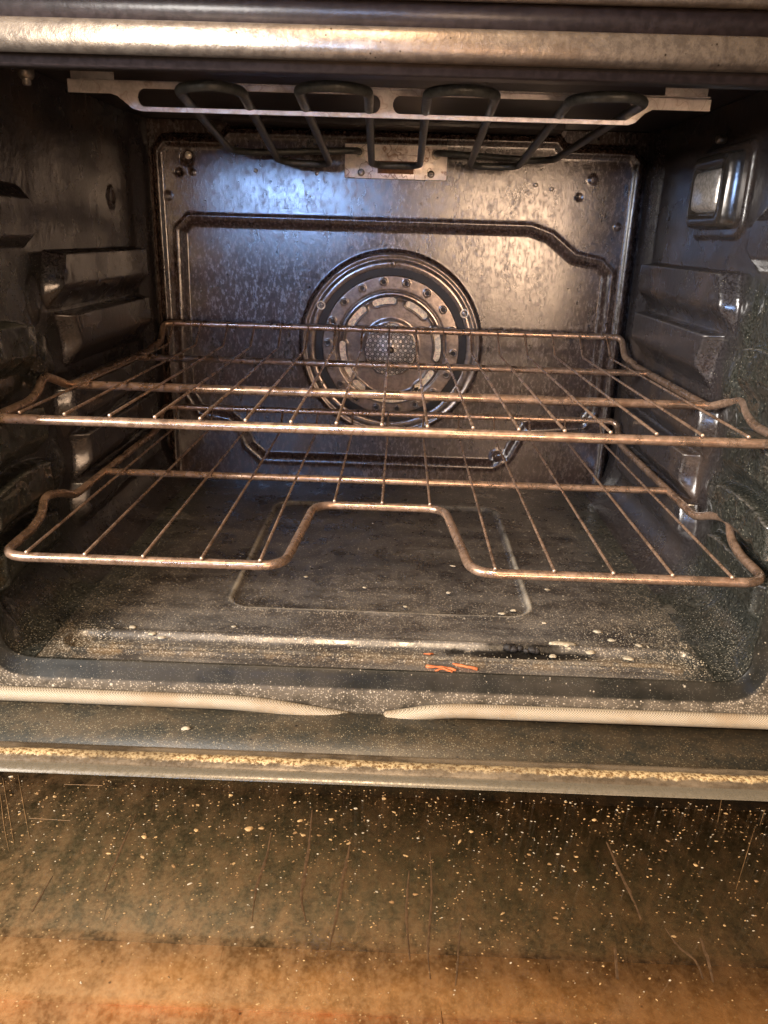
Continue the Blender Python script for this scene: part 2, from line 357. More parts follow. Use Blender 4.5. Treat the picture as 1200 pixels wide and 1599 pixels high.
def sdbox(X, Y, x0, x1, y0, y1, r):
    cx, cy, hx, hy = (x0+x1)/2, (y0+y1)/2, (x1-x0)/2-r, (y1-y0)/2-r
    dx, dy = np.abs(X-cx)-hx, np.abs(Y-cy)-hy
    return np.hypot(np.maximum(dx, 0), np.maximum(dy, 0)) + np.minimum(np.maximum(dx, dy), 0) - r
def sdpoly(X, Y, P):
    P = np.array(P, float); d = np.full(X.shape, 1e9); ins = np.zeros(X.shape, bool)
    for i in range(len(P)):
        a, b = P[i], P[(i+1) % len(P)]; e = b-a
        t = np.clip(((X-a[0])*e[0]+(Y-a[1])*e[1])/(e@e), 0, 1)
        d = np.minimum(d, np.hypot(X-a[0]-t*e[0], Y-a[1]-t*e[1]))
        c = ((a[1] > Y) != (b[1] > Y)) & (X < (b[0]-a[0])*(Y-a[1])/(b[1]-a[1]+1e-12)+a[0]); ins ^= c
    return np.where(ins, -d, d)
def lownoise(X, Y, sc, seed):
    r = np.random.default_rng(seed); o = np.zeros(X.shape)
    for k in range(14):
        a = r.uniform(0, 6.28); fr = sc*r.uniform(.5, 2.2); ph = r.uniform(0, 6.28)
        o += np.sin((X*math.cos(a)+Y*math.sin(a))*fr+ph)/14
    return o

# ------------------------------------------------------------------ dimensions
XL, XR, YB, YF, ZF, ZC = -.321, .310, .445, -.049, -.1876, .263
RC = .045                                       # radius of the bottom corners
OV = empty('oven', (0, .2, ZF), 'open built-in oven with greasy black enamel cavity, convection fan and lowered glass door', 'oven')
OO = (0, .2, ZF)
def ov(mb, name, mat, parent=OV, **k): return mb.build(name, mat, parent, off=OO, **k)

# ---- back wall
nx, nz = 500, 380
xs = np.linspace(-.316, .308, nx); zs = np.linspace(ZF-.004, ZC, nz); X, Z = np.meshgrid(xs, zs)
h = np.zeros(X.shape)                            # positive = towards the camera
e = sdpoly(X, Z, [(-.3045, -.2), (-.3045, .228), (-.292, .2425), (-.222, .2425), (-.212, .2535), (.190, .2535), (.200, .2425), (.282, .2425), (.294, .230), (.294, -.2)])
h += -.016*sm(e, -.001, .006) + .0035*np.exp(-((e+.006)/.0035)**2)
pan = sdpoly(X, Z, [(-.262, .148), (-.275, .135), (-.278, -.070), (-.262, -.095), (-.222, -.102), (-.205, -.118), (-.198, -.140), (-.178, -.158), (.140, -.158), (.158, -.148),
                    (.172, -.118), (.182, -.104), (.258, -.098), (.270, -.080), (.268, .098), (.255, .110), (.222, .116), (.190, .140), (.165, .148)])
h += -.0060*(1-sm(pan, -.008, .002)) + .0012*np.exp(-((pan-.005)/.003)**2)
rr = np.hypot(X+.006, Z+.001)
h += .0060*(1-sm(rr, .114, .122))
h += .0016*lownoise(X, Z, 18, 3)
for px, pz, s_, a_ in [(-.288, .175, .005, .0008), (.272, .155, .004, .0010), (.221, .188, .004, -.0010), (.235, .208, .005, .0012), (-.262, .219, .007, -.005), (-.273, .203, .004, -.003), (-.256, .203, .003, .0012), (.147, -.146, .009, .002), (.147, -.146, .006, -.002)]:
    h += a_*np.exp(-(((X-px)**2+(Z-pz)**2)/s_**2)**2)
h = h*(1-sm(Z, ZF+.018, ZF)) + 0
BK = grid('back_wall', X, YB-h, Z, MT['back'], OV, off=OO)
def screw(cx, y, cz, r, name='screw', parent=None, mat='screw', cross=True):
    mb = MB().lathe_y(cx, y, cz, [(r, 0), (r, -r*.35), (r*.8, -r*.6), (r*.3, -r*.65), (.00001, -r*.65)], 16)
    o = ov(mb, name, MT[mat], parent)
    if cross:
        c = MB(); c.box(cx-r*.5, cx+r*.5, y-r*.72, y-r*.5, cz-r*.1, cz+r*.1); c.box(cx-r*.1, cx+r*.1, y-r*.725, y-r*.5, cz-r*.5, cz+r*.5)
        # the cross slot is part of the same screw head
        me = o.data; bm = bmesh.new(); bm.from_mesh(me)
        b0 = len(bm.verts); vv = [bm.verts.new((v[0]-OO[0], v[1]-OO[1], v[2]-OO[2])) for v in c.v]
        for q in c.f:
            fc = bm.faces.new([vv[i] for i in q]); fc.material_index = 1
        bm.to_mesh(me); bm.free(); me.materials.append(MT['black'])
    return o
for px, pz in [(-.178, .207), (-.103, .206), (.166, .200), (.186, .196)]: screw(px, YB-.0005, pz, .0026, 'rivet', BK, 'screw', False)
screw(-.2605, YB+.002, .222, .0045, 'rivet', BK, 'pale', False)

# ---- side walls (section runs down the wall, round the corner radius, on to the floor)
def side_wall(name, side):
    xw = XR if side > 0 else XL
    L1 = ZC-(ZF+RC); L2 = RC*math.pi/2
    ny, ns = 420, 400
    ys = np.linspace(YF, YB+.012, ny); ss = np.linspace(0, L1+L2, ns); Yg, Sg = np.meshgrid(ys, ss)
    a = np.clip((Sg-L1)/RC, 0, math.pi/2)
    px = RC*(1-np.cos(a)); pz = np.where(Sg < L1, ZC-Sg, ZF+RC-RC*np.sin(a))
    nxn, nzn = np.cos(a), np.sin(a)               # inward normal (towards the middle)
    Zz = pz; h = np.zeros(Yg.shape)
    # stepped rack guides: rear and front banks
    for zt, ye in ((.113, .150), (.057, .165), (-.0105, .150), (-.060, .162), (-.1075, .158)):
        y0 = ye+.008*np.sin(Zz*60); y1 = .395
        t = (zt-Zz)
        prof = sm(t, -.0022, .0003)*(1-sm(t, .026, .050)*.85-sm(t, .045, .054)*.15)
        mask = sm(Yg, y0-.008, y0+.002)*(1-sm(Yg, y1-.004, y1+.012))
        h = np.maximum(h, .0175*prof*mask)
    for zt in (.060, -.0105, -.060, -.1075):
        t = zt-Zz; arch = .010*((Yg-.035)/.07)**2
        t = t-arch
        prof = sm(t, -.0025, .0005)*(1-sm(t, .024, .046))
        mask = sm(Yg, -.034, -.018)*(1-sm(Yg, .078, .102))
        h = np.maximum(h, .0165*prof*mask)
    # middle bulges between the banks
    for (by, bz, sy, sz_, am) in [(.118, .020, .018, .022, .007), (.118, -.080, .016, .020, .007), (.118, .075, .012, .020, .005)]:
        h = np.maximum(h, am*np.exp(-((Yg-by)/sy)**2-((Zz-bz)/sz_)**2))
    d = sdbox(Yg, Zz, -.03, .128, .119, .167, .020); h = np.maximum(h, .010*(1-sm(d, -.010, .003)))
    if side > 0:
        d = sdbox(Yg, Zz, .160, .280, .145, .224, .012); h = np.maximum(h, .004*(1-sm(d, -.001, .004)))
        h += -.003*np.exp(-(((Yg-.345)**2+(Zz-.150)**2)/.008**2))
    else:
        d = sdbox(Yg, Zz, .02, .325, -.3, .150, .035); h += -.005*(1-sm(d, -.006, .004))*(1-sm(h, 0, .002))
        h += .0025*np.exp(-((np.hypot(Yg-.335, Zz-.168)-.009)/.003)**2)
    h += .0016*lownoise(Yg, Zz, 38, 5+side)
    cr_ = (1-sm(Yg+.03*lownoise(Yg, Zz, 50, 8), .12, .19))*(1-sm(Zz, .09, .12))       # lumpy baked-on crust
    h += cr_*(.0026*lownoise(Yg, Zz*.6, 190, 21+side)+.0008*lownoise(Yg, Zz, 420, 31+side))
    h = np.maximum(h, 0)*1.0 + np.minimum(h, 0)
    h *= sm(Yg, YF, YF+.012)
    h = np.maximum(h, .019*(1-sm(Yg, YF+.002, -.012)))
    h = np.maximum(h, .008*sm(Yg, .405, .440))
    h *= 1-.97*sm(a, .3, 1.3)
    Xx = xw - side*(px+nxn*h); Zo = pz+nzn*h
    return grid(name, Xx, Yg, Zo, MT['side'], OV, off=OO, flip=side < 0)
RW = side_wall('side_wall', 1); LW = side_wall('side_wall', -1)

# ---- floor
nx, ny = 520, 420
xs = np.linspace(XL+RC, XR-RC, nx); ys = np.linspace(YF, YB+.012, ny); X, Y = np.meshgrid(xs, ys)
h = .0008*lownoise(X, Y, 25, 9)
d = sdbox(X, Y, -.143, .135, .050, .345, .022); h += -.0036*(1-sm(d, -.004, .001)) + .0012*np.exp(-((d-.003)/.003)**2)
d = sdbox(X, Y, -.262, .262, -.032, -.006, .012); h += -.0040*(1-sm(d, -.004, .002)) + .0016*np.exp(-((d-.003)/.0025)**2) + .0020*np.exp(-((Y+.022)/.0022)**2)*(1-sm(np.abs(X), .235, .25))
h *= sm(Y, YF, YF+.004)*sm(X, XL+RC, XL+RC+.01)*(1-sm(X, XR-RC-.01, XR-RC))
FL = grid('oven_floor', X, Y, ZF+h, MT['floor'], OV, off=OO)

# ---- ceiling
mb = MB(); mb.box(XL-.002, XR+.002, -.045, YB+.012, ZC+.0005, ZC+.004)
mb.box(-.205, .185, YB-.055, YB-.006, .2545, ZC)                   # pressed step above the back wall
CE = ov(mb, 'oven_ceiling', MT['ceil'], bevel=.001)
mb = MB()
for x0, x1 in ((-.24, -.10), (-.06, .07), (.12, .23)):
    mb.tube([(x0, .02, ZC-.001), ((x0+x1)/2, .03, ZC-.0025), (x1, .15, ZC-.001)], .004, 8)
ov(mb, 'ceiling_rib', MT['ceil'], CE)
# dark steel shell behind the seams
mb = MB(); mb.box(XL-.03, XL-.004, -.045, YB+.03, ZF-.02, ZC+.03); mb.box(XR+.004, XR+.03, -.045, YB+.03, ZF-.02, ZC+.03)
mb.box(XL-.03, XR+.03, YB+.022, YB+.04, ZF-.02, ZC+.03); mb.box(XL-.03, XR+.03, -.045, YB+.02, ZC+.008, ZC+.03)
mb.box(XL-.0035, XR+.0035, -.045, YB+.02, ZF-.03, ZF-.008)
ov(mb, 'outer_shell', MT['black'])

# ---- front frame swept round the bottom and sides of the opening
prof = [(0, .0), (-.0006, -.0010), (.0006, -.0024), (.005, -.0045), (.0105, -.0075), (.0135, -.0095), (.0155, -.0108), (.022, -.0112), (.060, -.0112)]   # (outwards, dy)
path = []                                           # points with outward normals
zt = ZC-.015
for z in np.linspace(zt, ZF+RC, 60): path.append(((XL+.019, z), (-1, 0)))
for k in range(1, 16):
    a = k/16*math.pi/2; kk = .019*(1-.97*float(sm(np.array(a), .3, 1.3))); path.append(((XL+RC-(RC-kk)*math.cos(a), ZF+RC-(RC-kk)*math.sin(a)), (-math.cos(a), -math.sin(a))))
for x in np.linspace(XL+RC, XR-RC, 120): path.append(((x, ZF), (0, -1)))
for k in range(1, 16):
    a = k/16*math.pi/2; kk = .019*(1-.97*float(sm(np.array(math.pi/2-a), .3, 1.3))); path.append(((XR-RC+(RC-kk)*math.sin(a), ZF+RC-(RC-kk)*math.cos(a)), (math.sin(a), -math.cos(a))))
for z in np.linspace(ZF+RC, zt, 60): path.append(((XR-.019, z), (1, 0)))
vs = []; fs = []; m_ = len(prof)
for (p, n) in path:
    for o_, dy in prof: vs.append((p[0]+n[0]*o_, YF+dy, p[1]+n[1]*o_))
for i in range(len(path)-1):
    for j in range(m_-1): fs.append((i*m_+j, i*m_+j+1, (i+1)*m_+j+1, (i+1)*m_+j))
FF = ov(MB().add(vs, fs), 'front_frame', MT['frame'])

# ---- woven door gasket in two runs along the bottom of the frame
yg = YF-.0112-.0045
def gasket(pts):
    P = fillet(pts, .03, 10); Q = []
    for a, b in zip(P[:-1], P[1:]):
        n = max(1, int((b-a).length/.004))
        for i in range(n): Q.append(a+(b-a)*i/n)
    Q.append(P[-1]); return ov(MB().tube(Q, .0057, 14), 'door_gasket', MT['gasket'])
gasket([(-.345, yg, -.13), (-.345, yg, -.2125), (-.100, yg, -.2132), (-.026, yg, -.2245)])
gasket([(.345, yg, -.13), (.345, yg, -.2125), (.050, yg, -.2130), (.006, yg, -.2225)])

# ---- top trim over the opening
def bar(profile, x0=-.36, x1=.36, n=2):
    m = len(profile); vs = []; fs = []
    for x in np.linspace(x0, x1, n): vs += [(x, y, z) for y, z in profile]
    for i in range(n-1):
        for j in range(m): fs.append((i*m+j, i*m+(j+1) % m, (i+1)*m+(j+1) % m, (i+1)*m+j))
    fs.append(tuple(range(m))); fs.append(tuple(range((n-1)*m, n*m))); return MB().add(vs, fs)
ov(bar([(-.046, .2365), (-.0555, .2350), (-.0595, .2362), (-.0612, .2385), (-.0618, .2420), (-.0606, .2490), (-.0595, .2520), (-.0570, .2532), (-.044, .2532)]), 'top_trim', MT['trim'])
ov(bar([(-.030, .2300), (-.0455, .2310), (-.0455, .2660), (-.030, .2660)]), 'ceiling_lip', MT['ceil'])
ov(bar([(-.045, .2535), (-.0530, .2535), (-.0540, .2688), (-.045, .2688)]), 'vent_recess', MT['ceil'])
CPN = ov(bar([(-.046, .2690), (-.0590, .2665), (-.0640, .2660), (-.0660, .2680), (-.0660, .3000), (-.046, .3000)]), 'control_panel', MT['trim'])

# ---- hinge-side bolt in the top left of the cavity
mb = MB(); c = (-.2755, .03, .0)
mb.tube([(-.2612, .020, .262), (-.2612, .020, .2295)], .0030, 10); mb.tube([(-.2612, .020, .2392), (-.2612, .020, .2350)], .0062, 6)
ov(mb, 'bolt', MT['screw'], CE)

# ---- oven lamp cover on the right wall
xw = XR-.007
def yz_outline(y0, y1, z0, z1, r, n=5):
    pts = fillet([(0, y0, z0), (0, y1, z0), (0, y1, z1), (0, y0, z1)], r, n, True); return [(p.y, p.z) for p in pts]
def xprism(mb, rings):
    """rings: list of (x, outline) stacked along x and capped"""
    n = len(rings[0][1]); vs = []; fs = []
    for x, o_ in rings: vs += [(x, y, z) for y, z in o_]
    for i in range(len(rings)-1):
        for k in range(n): fs.append((i*n+k, i*n+(k+1) % n, (i+1)*n+(k+1) % n, (i+1)*n+k))
    fs.append(tuple(range((len(rings)-1)*n, len(rings)*n))); return mb.add(vs, fs)
mb = MB(); xprism(mb, [(xw+.004, yz_outline(.172, .268, .151, .219, .010)), (xw-.008, yz_outline(.174, .266, .153, .217, .010)), (xw-.0105, yz_outline(.178, .262, .157, .213, .009)), (xw-.0105, yz_outline(.186, .256, .163, .208, .007)), (xw-.006, yz_outline(.188, .254, .165, .206, .006))])
LH = ov(mb, 'lamp_housing', MT['housing'])
mb = MB(); xprism(mb, [(xw-.004, yz_outline(.189, .253, .166, .205, .006)), (xw-.0115, yz_outline(.192, .250, .169, .202, .006)), (xw-.013, yz_outline(.196, .246, .173, .198, .005))])
ov(mb, 'lamp_glass', MT['lamp'], LH)
mb = MB().tube([(xw+.002, .225, .231), (xw-.004, .225, .231)], .004, 12); ov(mb, 'screw', MT['screw'], LH)

# ---- convection fan cover on the back wall
fx, fz, FR, yw = -.0055, -.001, .118, YB-.0005
def R_(k): return k*FR
FC = ov(MB().lathe_y(fx, yw, fz, [(R_(1.0), 0), (R_(.985), -.004), (R_(.965), -.0045), (R_(.95), -.0028), (R_(.93), -.0022), (R_(.915), -.004), (R_(.90), -.0048), (R_(.85), -.0050), (R_(.842), -.0040), (R_(.838), .003)], 96), 'fan_cover', MT['fan'], bevel=0)
ov(MB().lathe_y(fx, yw, fz, [(R_(.838), -.0008), (R_(.70), -.0010), (.0001, -.0010)], 64), 'backing_disc', MT['black'], FC)
# dished plate with stamped holes and slots as a polar grid
nr, na = 150, 720
rs = np.linspace(R_(.04), R_(.775), nr); an = np.linspace(0, 2*np.pi, na+1); A, Rr = np.meshgrid(an, rs)
q = Rr/FR
hh = -.0065 + .0032*sm(q, .545, .565) + .0018*np.exp(-((q-.60)/.012)**2) - .002*np.exp(-((q-.53)/.015)**2) - .004*sm(q, .755, .775)*-1
hh += -.0015*(1-sm(q, .27, .33))
deg = np.degrees(A)
keep = np.ones(A.shape, bool)
for k in range(18):
    a0 = math.radians(-8+20.4*k if k < 9 else -8+20*k); px, pz = .70*math.sin(a0), .70*math.cos(a0)
    dd = np.hypot(q*np.sin(A)-px, q*np.cos(A)-pz); keep &= dd > .022; hh += -.0012*np.exp(-((dd-.030)/.009)**2)
slots = []
for (c0, hw, rc) in [(-50, 12, .500), (-10, 11, .500), (33, 12, .500), (84, 17, .520), (132, 12, .53), (176, 27, .585), (218, 5, .55), (252, 20, .530)]:
    da = (deg-c0+180) % 360-180; s_ = np.abs(np.radians(np.clip(np.abs(da)-hw, 0, None)))*rc
    dd = np.hypot(s_, q-rc); keep &= dd > .034; hh += -.0012*np.exp(-((dd-.042)/.010)**2); slots.append((c0, hw, rc))
PX, PZ = fx+Rr*np.sin(A), fz+Rr*np.cos(A)
grid('fan_plate', PX, yw+hh, PZ, MT['fan'], FC, keep=keep, off=OO, flip=True)
for c0, hw, rc in slots:                       # pale liner showing through each slot
    vs = []; fs = []; n = 14; a_ = [math.radians(c0-hw-5+(2*hw+10)*i/n) for i in range(n+1)]
    for t in a_:
        for rr_ in (rc-.048, rc+.048): vs.append((fx+rr_*FR*math.sin(t), yw-.0030, fz+rr_*FR*math.cos(t)))
    for i in range(n): fs.append((2*i, 2*i+1, 2*i+3, 2*i+2))
    ov(MB().add(vs, fs), 'slot_liner', MT['tan'], FC)
for a0 in (0, 119, 180, 241): screw(fx+.885*FR*math.sin(math.radians(a0)), yw-.0045, fz+.885*FR*math.cos(math.radians(a0)), .0035, 'screw', FC)
for a0 in (-61, 64):
    x_, z_ = fx+.885*FR*math.sin(math.radians(a0)), fz+.885*FR*math.cos(math.radians(a0))
    ov(MB().lathe_y(x_, yw-.0046, z_, [(.0058, 0), (.0056, -.0012), (.0040, -.0012), (.0040, .0)], 20), 'washer', MT['pale'], FC); screw(x_, yw-.0046, z_, .0036, 'screw', FC)
screw(fx-.004, yw-.0075, fz+.226*FR+.003, .0028, 'screw', FC, 'screw', False)
# honeycomb screen at the hub
ov(MB().lathe_y(fx, yw-.0075, fz-.003, [(.0335, .0), (.0325, -.0015), (.0001, -.0030)], 48), 'screen_backing', MT['pale'], FC)
mb = MB(); sp = .0066
for i in range(-7, 8):
    for j in range(-7, 8):
        x_, z_ = (i+.5*(j % 2))*sp, j*sp*.866
        if math.hypot(x_, z_) > .0335: continue
        ring = [(fx+x_+sp*.43*math.cos(k*math.pi/3+.52), yw-.0112, fz-.003+z_+sp*.43*math.sin(k*math.pi/3+.52)) for k in range(6)]
        mb.tube(ring, .00062, 5, True)
ov(mb, 'fan_screen', MT['screen'], FC)
mb = MB().lathe_y(fx, yw-.011, fz-.003, [(.0045, 0), (.004, -.002), (.002, -.003), (.0001, -.003)], 20); ov(mb, 'fan_hub', MT['screen'], FC)

# ---- terminal plate of the broil element
mb = MB(); mb.box(-.068, .056, YB-.0068, YB-.005, .2015, .2395)
TP = ov(mb, 'terminal_plate', MT['plate'], bevel=.0006)
mb = MB(); mb.box(-.028, .016, YB-.0078, YB-.007, .2075, .2215); ov(mb, 'rust_recess', MT['rust'], TP, bevel=.0003)
for x_ in (-.048, .037): screw(x_, YB-.0068, .2080, .0042, 'screw', TP)
for x_ in (-.0505, .0425): ov(MB().lathe_y(x_, YB-.0069, .2305, [(.0062, 0), (.0060, -.003), (.0042, -.0045), (.0042, -.001)], 20), 'terminal_bush', MT['pale'], TP)

# ---- broil element: one bent rod running forward and back through the bracket slots
zb, zf_ = .2135, .2285
E = [(-.0505, YB-.003, .2305), (-.0505, YB-.030, .2300), (-.175, .405, .2235), (-.196, .385, .224), (-.160, .035, .2318), (-.132, .018, .2318), (-.1140, .036, .2318), (-.142, .385, .2155), (-.130, .398, .2135), (-.094, .398, .2125),
     (-.082, .388, .2135), (-.0725, .030, zf_+.004), (-.058, .018, zf_+.0045), (-.038, .018, zf_+.0045), (-.0225, .030, zf_+.004), (-.033, .375, zb), (-.022, .388, zb-.001), (.012, .388, zb-.001), (.022, .375, zb),
     (.0195, .030, zf_+.004), (.034, .018, zf_+.0045), (.054, .018, zf_+.0045), (.0680, .030, zf_+.004), (.0800, .385, .2165), (.090, .398, .2155), (.124, .398, .2155), (.136, .388, .2165),
     (.1220, .036, .2318), (.140, .020, .2318), (.162, .020, .2318), (.176, .040, .2318), (.176, .385, .224), (.160, .405, .2235), (.0425, YB-.030, .2300), (.0425, YB-.003, .2305)]
ov(MB().tube(fillet(E, .022, 6), .0037, 12), 'heating_element', MT['element'])
# bracket: slotted strip hung across the front of the ceiling
ybr = .090
outer = [(-.2600, .2352), (-.2600, .2435), (.2390, .2425), (.2390, .2342), (.1950, .2342), (.1900, .2318), (.1830, .2250), (.1780, .2232), (-.2040, .2232), (-.2100, .2245), (-.2220, .2335), (-.2270, .2352)]
xs = np.linspace(-.2605, .2395, 900); zs = np.linspace(.2225, .2440, 60); X, Z = np.meshgrid(xs, zs)
dO = sdpoly(X, Z, outer); s1 = sdbox(X, Z, -.2060, -.0160, .2262, .2392, .0062); s2 = sdbox(X, Z, -.0060, .1800, .2262, .2392, .0062)
D = np.maximum(dO, -np.minimum(s1, s2))
keep = D < 0
g = grid('element_bracket', X, np.full(X.shape, ybr), Z, MT['galv'], OV, keep=keep, off=OO)
so = g.modifiers.new('thickness', 'SOLIDIFY'); so.thickness = .0022; so.offset = 0
mb = MB(); mb.box(-.2600, .2390, ybr-.001, ybr+.006, .2436, .2446)
for x0, x1 in ((-.2590, -.2250), (.2050, .2380)): mb.box(x0, x1, ybr+.004, ybr+.0055, .2446, .2632)
ov(mb, 'bracket_flange', MT['galv'], g, bevel=.0004)

# ------------------------------------------------------------------ door, lowered flat
ZD = -.2185
mb = MB()
vs = []; profile = [(-.0645, ZD-.010), (-.0645, ZD-.001), (-.0660, ZD), (-.1170, ZD), (-.1175, ZD-.012)]
DR = ov(bar([(-.0640, ZD-.040), (-.0640, ZD-.0012), (-.0655, ZD), (-.1188, ZD-.0002), (-.1188, ZD-.040)], -.40, .40), 'oven_door', MT['liner'])
# rim round the window: front run with returns down both sides
def rim_profile(): return [(.0, -.004), (.0, .0012), (.0015, .0028), (.0040, .0030), (.0060, .0022), (.0090, .0034), (.0130, .0036), (.0165, .0022), (.0185, .0004), (.0205, -.0008), (.0245, -.0014), (.0260, -.0040)]
pr = rim_profile(); wx0, wx1, yw0, yw1 = -.302, .306, -.1185, -.52
rp = []
rc_ = .03
inner = [(wx0, yw1), (wx0, yw0-.0), (wx1, yw0), (wx1, yw1)]
pathp = [((wx0, yw1), (1, 0))]
for y_ in np.linspace(yw1+.02, yw0-rc_, 30): pathp.append(((wx0, y_), (1, 0)))
for k in range(1, 10):
    a = k/10*math.pi/2; pathp.append(((wx0+rc_-rc_*math.cos(a), yw0-rc_+rc_*math.sin(a)), (math.cos(a), -math.sin(a))))
for x_ in np.linspace(wx0+rc_, wx1-rc_, 90): pathp.append(((x_, yw0), (0, -1)))
for k in range(1, 10):
    a = k/10*math.pi/2; pathp.append(((wx1-rc_+rc_*math.sin(a), yw0-rc_+rc_*math.cos(a)), (-math.sin(a), -math.cos(a))))
for y_ in np.linspace(yw0-rc_, yw1, 30): pathp.append(((wx1, y_), (-1, 0)))
vs = []; fs = []; m_ = len(pr)
for p, n in pathp:
    for o_, dz in pr: vs.append((p[0]+n[0]*o_, p[1]+n[1]*o_, ZD+dz))
for i in range(len(pathp)-1):
    for j in range(m_-1): fs.append((i*m_+j, i*m_+j+1, (i+1)*m_+j+1, (i+1)*m_+j))
ov(MB().add(vs, fs), 'window_rim', MT['rim'], DR)
for x0, x1 in ((-.40, wx0-.0005), (wx1+.0005, .40)): ov(MB().box(x0, x1, -.52, -.1151, ZD-.040, ZD-.0006), 'side_liner', MT['liner'], DR)
ZP = ZD-.0052
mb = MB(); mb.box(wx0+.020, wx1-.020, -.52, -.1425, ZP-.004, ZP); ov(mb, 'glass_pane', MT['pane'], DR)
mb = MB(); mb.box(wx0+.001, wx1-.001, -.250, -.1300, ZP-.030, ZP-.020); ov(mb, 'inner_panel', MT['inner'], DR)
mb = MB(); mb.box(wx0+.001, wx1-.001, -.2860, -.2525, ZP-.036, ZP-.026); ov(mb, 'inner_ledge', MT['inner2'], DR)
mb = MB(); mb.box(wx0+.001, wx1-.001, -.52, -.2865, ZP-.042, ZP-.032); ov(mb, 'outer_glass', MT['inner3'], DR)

def ribbon(pts, w, z):
    P = fillet([(p[0], p[1], 0) for p in pts], .02, 5); n = len(P); vs = []; fs = []
    for i, p in enumerate(P):
        t = (P[min(i+1, n-1)]-P[max(i-1, 0)]).normalized(); k = w*(.35+.65*math.sin(math.pi*(i+.6)/(n+.2)))*random.uniform(.7, 1.3)
        nx_, ny_ = -t.y*k, t.x*k; j_ = random.uniform(-w, w)*.35
        vs += [(p.x-nx_+j_, p.y-ny_, z), (p.x+j_, p.y, z+.00018), (p.x+nx_+j_, p.y+ny_, z)]
    for i in range(n-1):
        for k in (0, 1): fs.append((3*i+k, 3*i+k+1, 3*i+k+4, 3*i+k+3))
    return MB().add(vs, fs)
DP = [[(-.1559, -.1796), (-.1553, -.2011), (-.1553, -.2194), (-.1536, -.242)], [(-.0652, -.1907), (-.0645, -.2095), (-.0672, -.2343), (-.0653, -.2588)], [(-.0418, -.169), (-.0397, -.2056), (-.0402, -.2399), (-.0352, -.2573)], [(-.0143, -.1935), (-.016, -.2146), (-.0181, -.2478), (-.0206, -.2729)],
 [(.1489, -.1874), (.1512, -.211), (.1531, -.2278), (.154, -.2467)], [(.1662, -.2517), (.1692, -.2639), (.1763, -.2714), (.1755, -.2827)], [(.1839, -.2571), (.1829, -.2672), (.1806, -.2843)], [(.0358, -.2016), (.0358, -.2361), (.0321, -.2704), (.0329, -.2893)],
 [(.0513, -.253), (.0479, -.2775), (.0459, -.2923)], [(-.1878, -.2325), (-.1883, -.2483), (-.1881, -.2584)], [(.0229, -.2176), (.0205, -.2459), (.0224, -.2787)], [(.134, -.2656), (.1306, -.2848)]]
for q in DP: ov(ribbon(q, random.uniform(.0005, .0011), ZP+.0001), 'drip_stain', MT['drip'], DR)
SP = [[(-.2583, -.1497), (-.2407, -.1784), (-.2214, -.21)], [(-.2494, -.1458), (-.2328, -.1737), (-.2145, -.2043)], [(-.2522, -.1655), (-.2354, -.1944), (-.222, -.2153)], [(.2392, -.1438), (.228, -.166)], [(.2656, -.1518), (.2553, -.1674)], [(.2523, -.1676), (.2339, -.1963), (.2174, -.2222)], [(-.2138, -.1537), (-.1874, -.1535)], [(-.2229, -.1868), (-.1956, -.1876)]]
for q in SP: ov(ribbon(q, .00017, ZP+.0001), 'reflection_scratch', MT['crumb3'], DR)  # slanting ribbons paint in oven-frame reflections; the level ones are scratches

# ------------------------------------------------------------------ racks
def rack(name, label, base, frame_pts, frame_r, closed, rails, wires, wr, zc):
    t = empty(name, base, label, 'oven rack')
    MB().tube(frame_pts, frame_r, 12, closed).build('rack_frame', MT['rod'], t, off=base)
    for (x0, x1, y, z, r) in rails: MB().tube([(x0, y, z), ((x0+x1)/2, y, z), (x1, y, z)], r, 12).build('cross_rail', MT['rod'], t, off=base)
    for pts in wires:
        mb = MB().tube(fillet(pts, .006, 4), wr, 8); n0 = len(mb.f)
        p = pts[0]; bm = bmesh.new(); bmesh.ops.create_uvsphere(bm, u_segments=12, v_segments=8, radius=wr*1.25); bm.verts.ensure_lookup_table()
        mb.add([(v.co.x+p[0], v.co.y*.8+p[1]-.0016, v.co.z+p[2]) for v in bm.verts], [tuple(v.index for v in q.verts) for q in bm.faces]); bm.free()
        o = mb.build('wire', MT['rod'], t, off=base); o.data.materials.append(MT['tip'])
        for q in o.data.polygons[n0:]: q.material_index = 1
    return t
s1 = .605*.058; ZR = -.0058; yb1, zb1, yk1 = .4249, .0226, .3945
xl, xr = -.309, .309
def up_side(s):
    x = .309*s; xi = (.297 if s > 0 else -.304)
    return [(x, .0, ZR), (x, .062, ZR), (x+.001*s, .082, ZR+.005), (x+.002*s, .098, ZR+.016), (x-.001*s, .114, ZR+.010), (xi, .136, ZR), (xi, .372, ZR), (xi+.001*s, .390, ZR+.002), (xi-.006*s, .405, ZR+.006), (xi-.004*s, .420, zb1-.002)]
R = up_side(1); Lf = up_side(-1)
pts = R[:-1] + [(.290, yb1+.002, zb1)] + [(-.299, yb1+.002, zb1)] + Lf[:-1][::-1]
fp = fillet(pts, .010, 5, True)
wires = []
for k in range(17):
    x0 = -.0055+(k-8)*s1; x1 = -.0075+(k-8)*s1*.989
    wires.append([(x0, -.0012, .0), (x0+(x1-x0)*.3, .13, .0), (x0+(x1-x0)*.92, yk1, .0), (x1, yb1+.001, zb1+.002)])
UR = rack('oven_rack', 'upper bronze wire rack with seventeen wires and a straight front rail', (0, .2, ZR), fp, .0039, True,
     [(-.302, .297, .1352+.008, ZR, .0042), (-.300, .293, .3113+.010, ZR, .0038)], wires, .00122, 0)
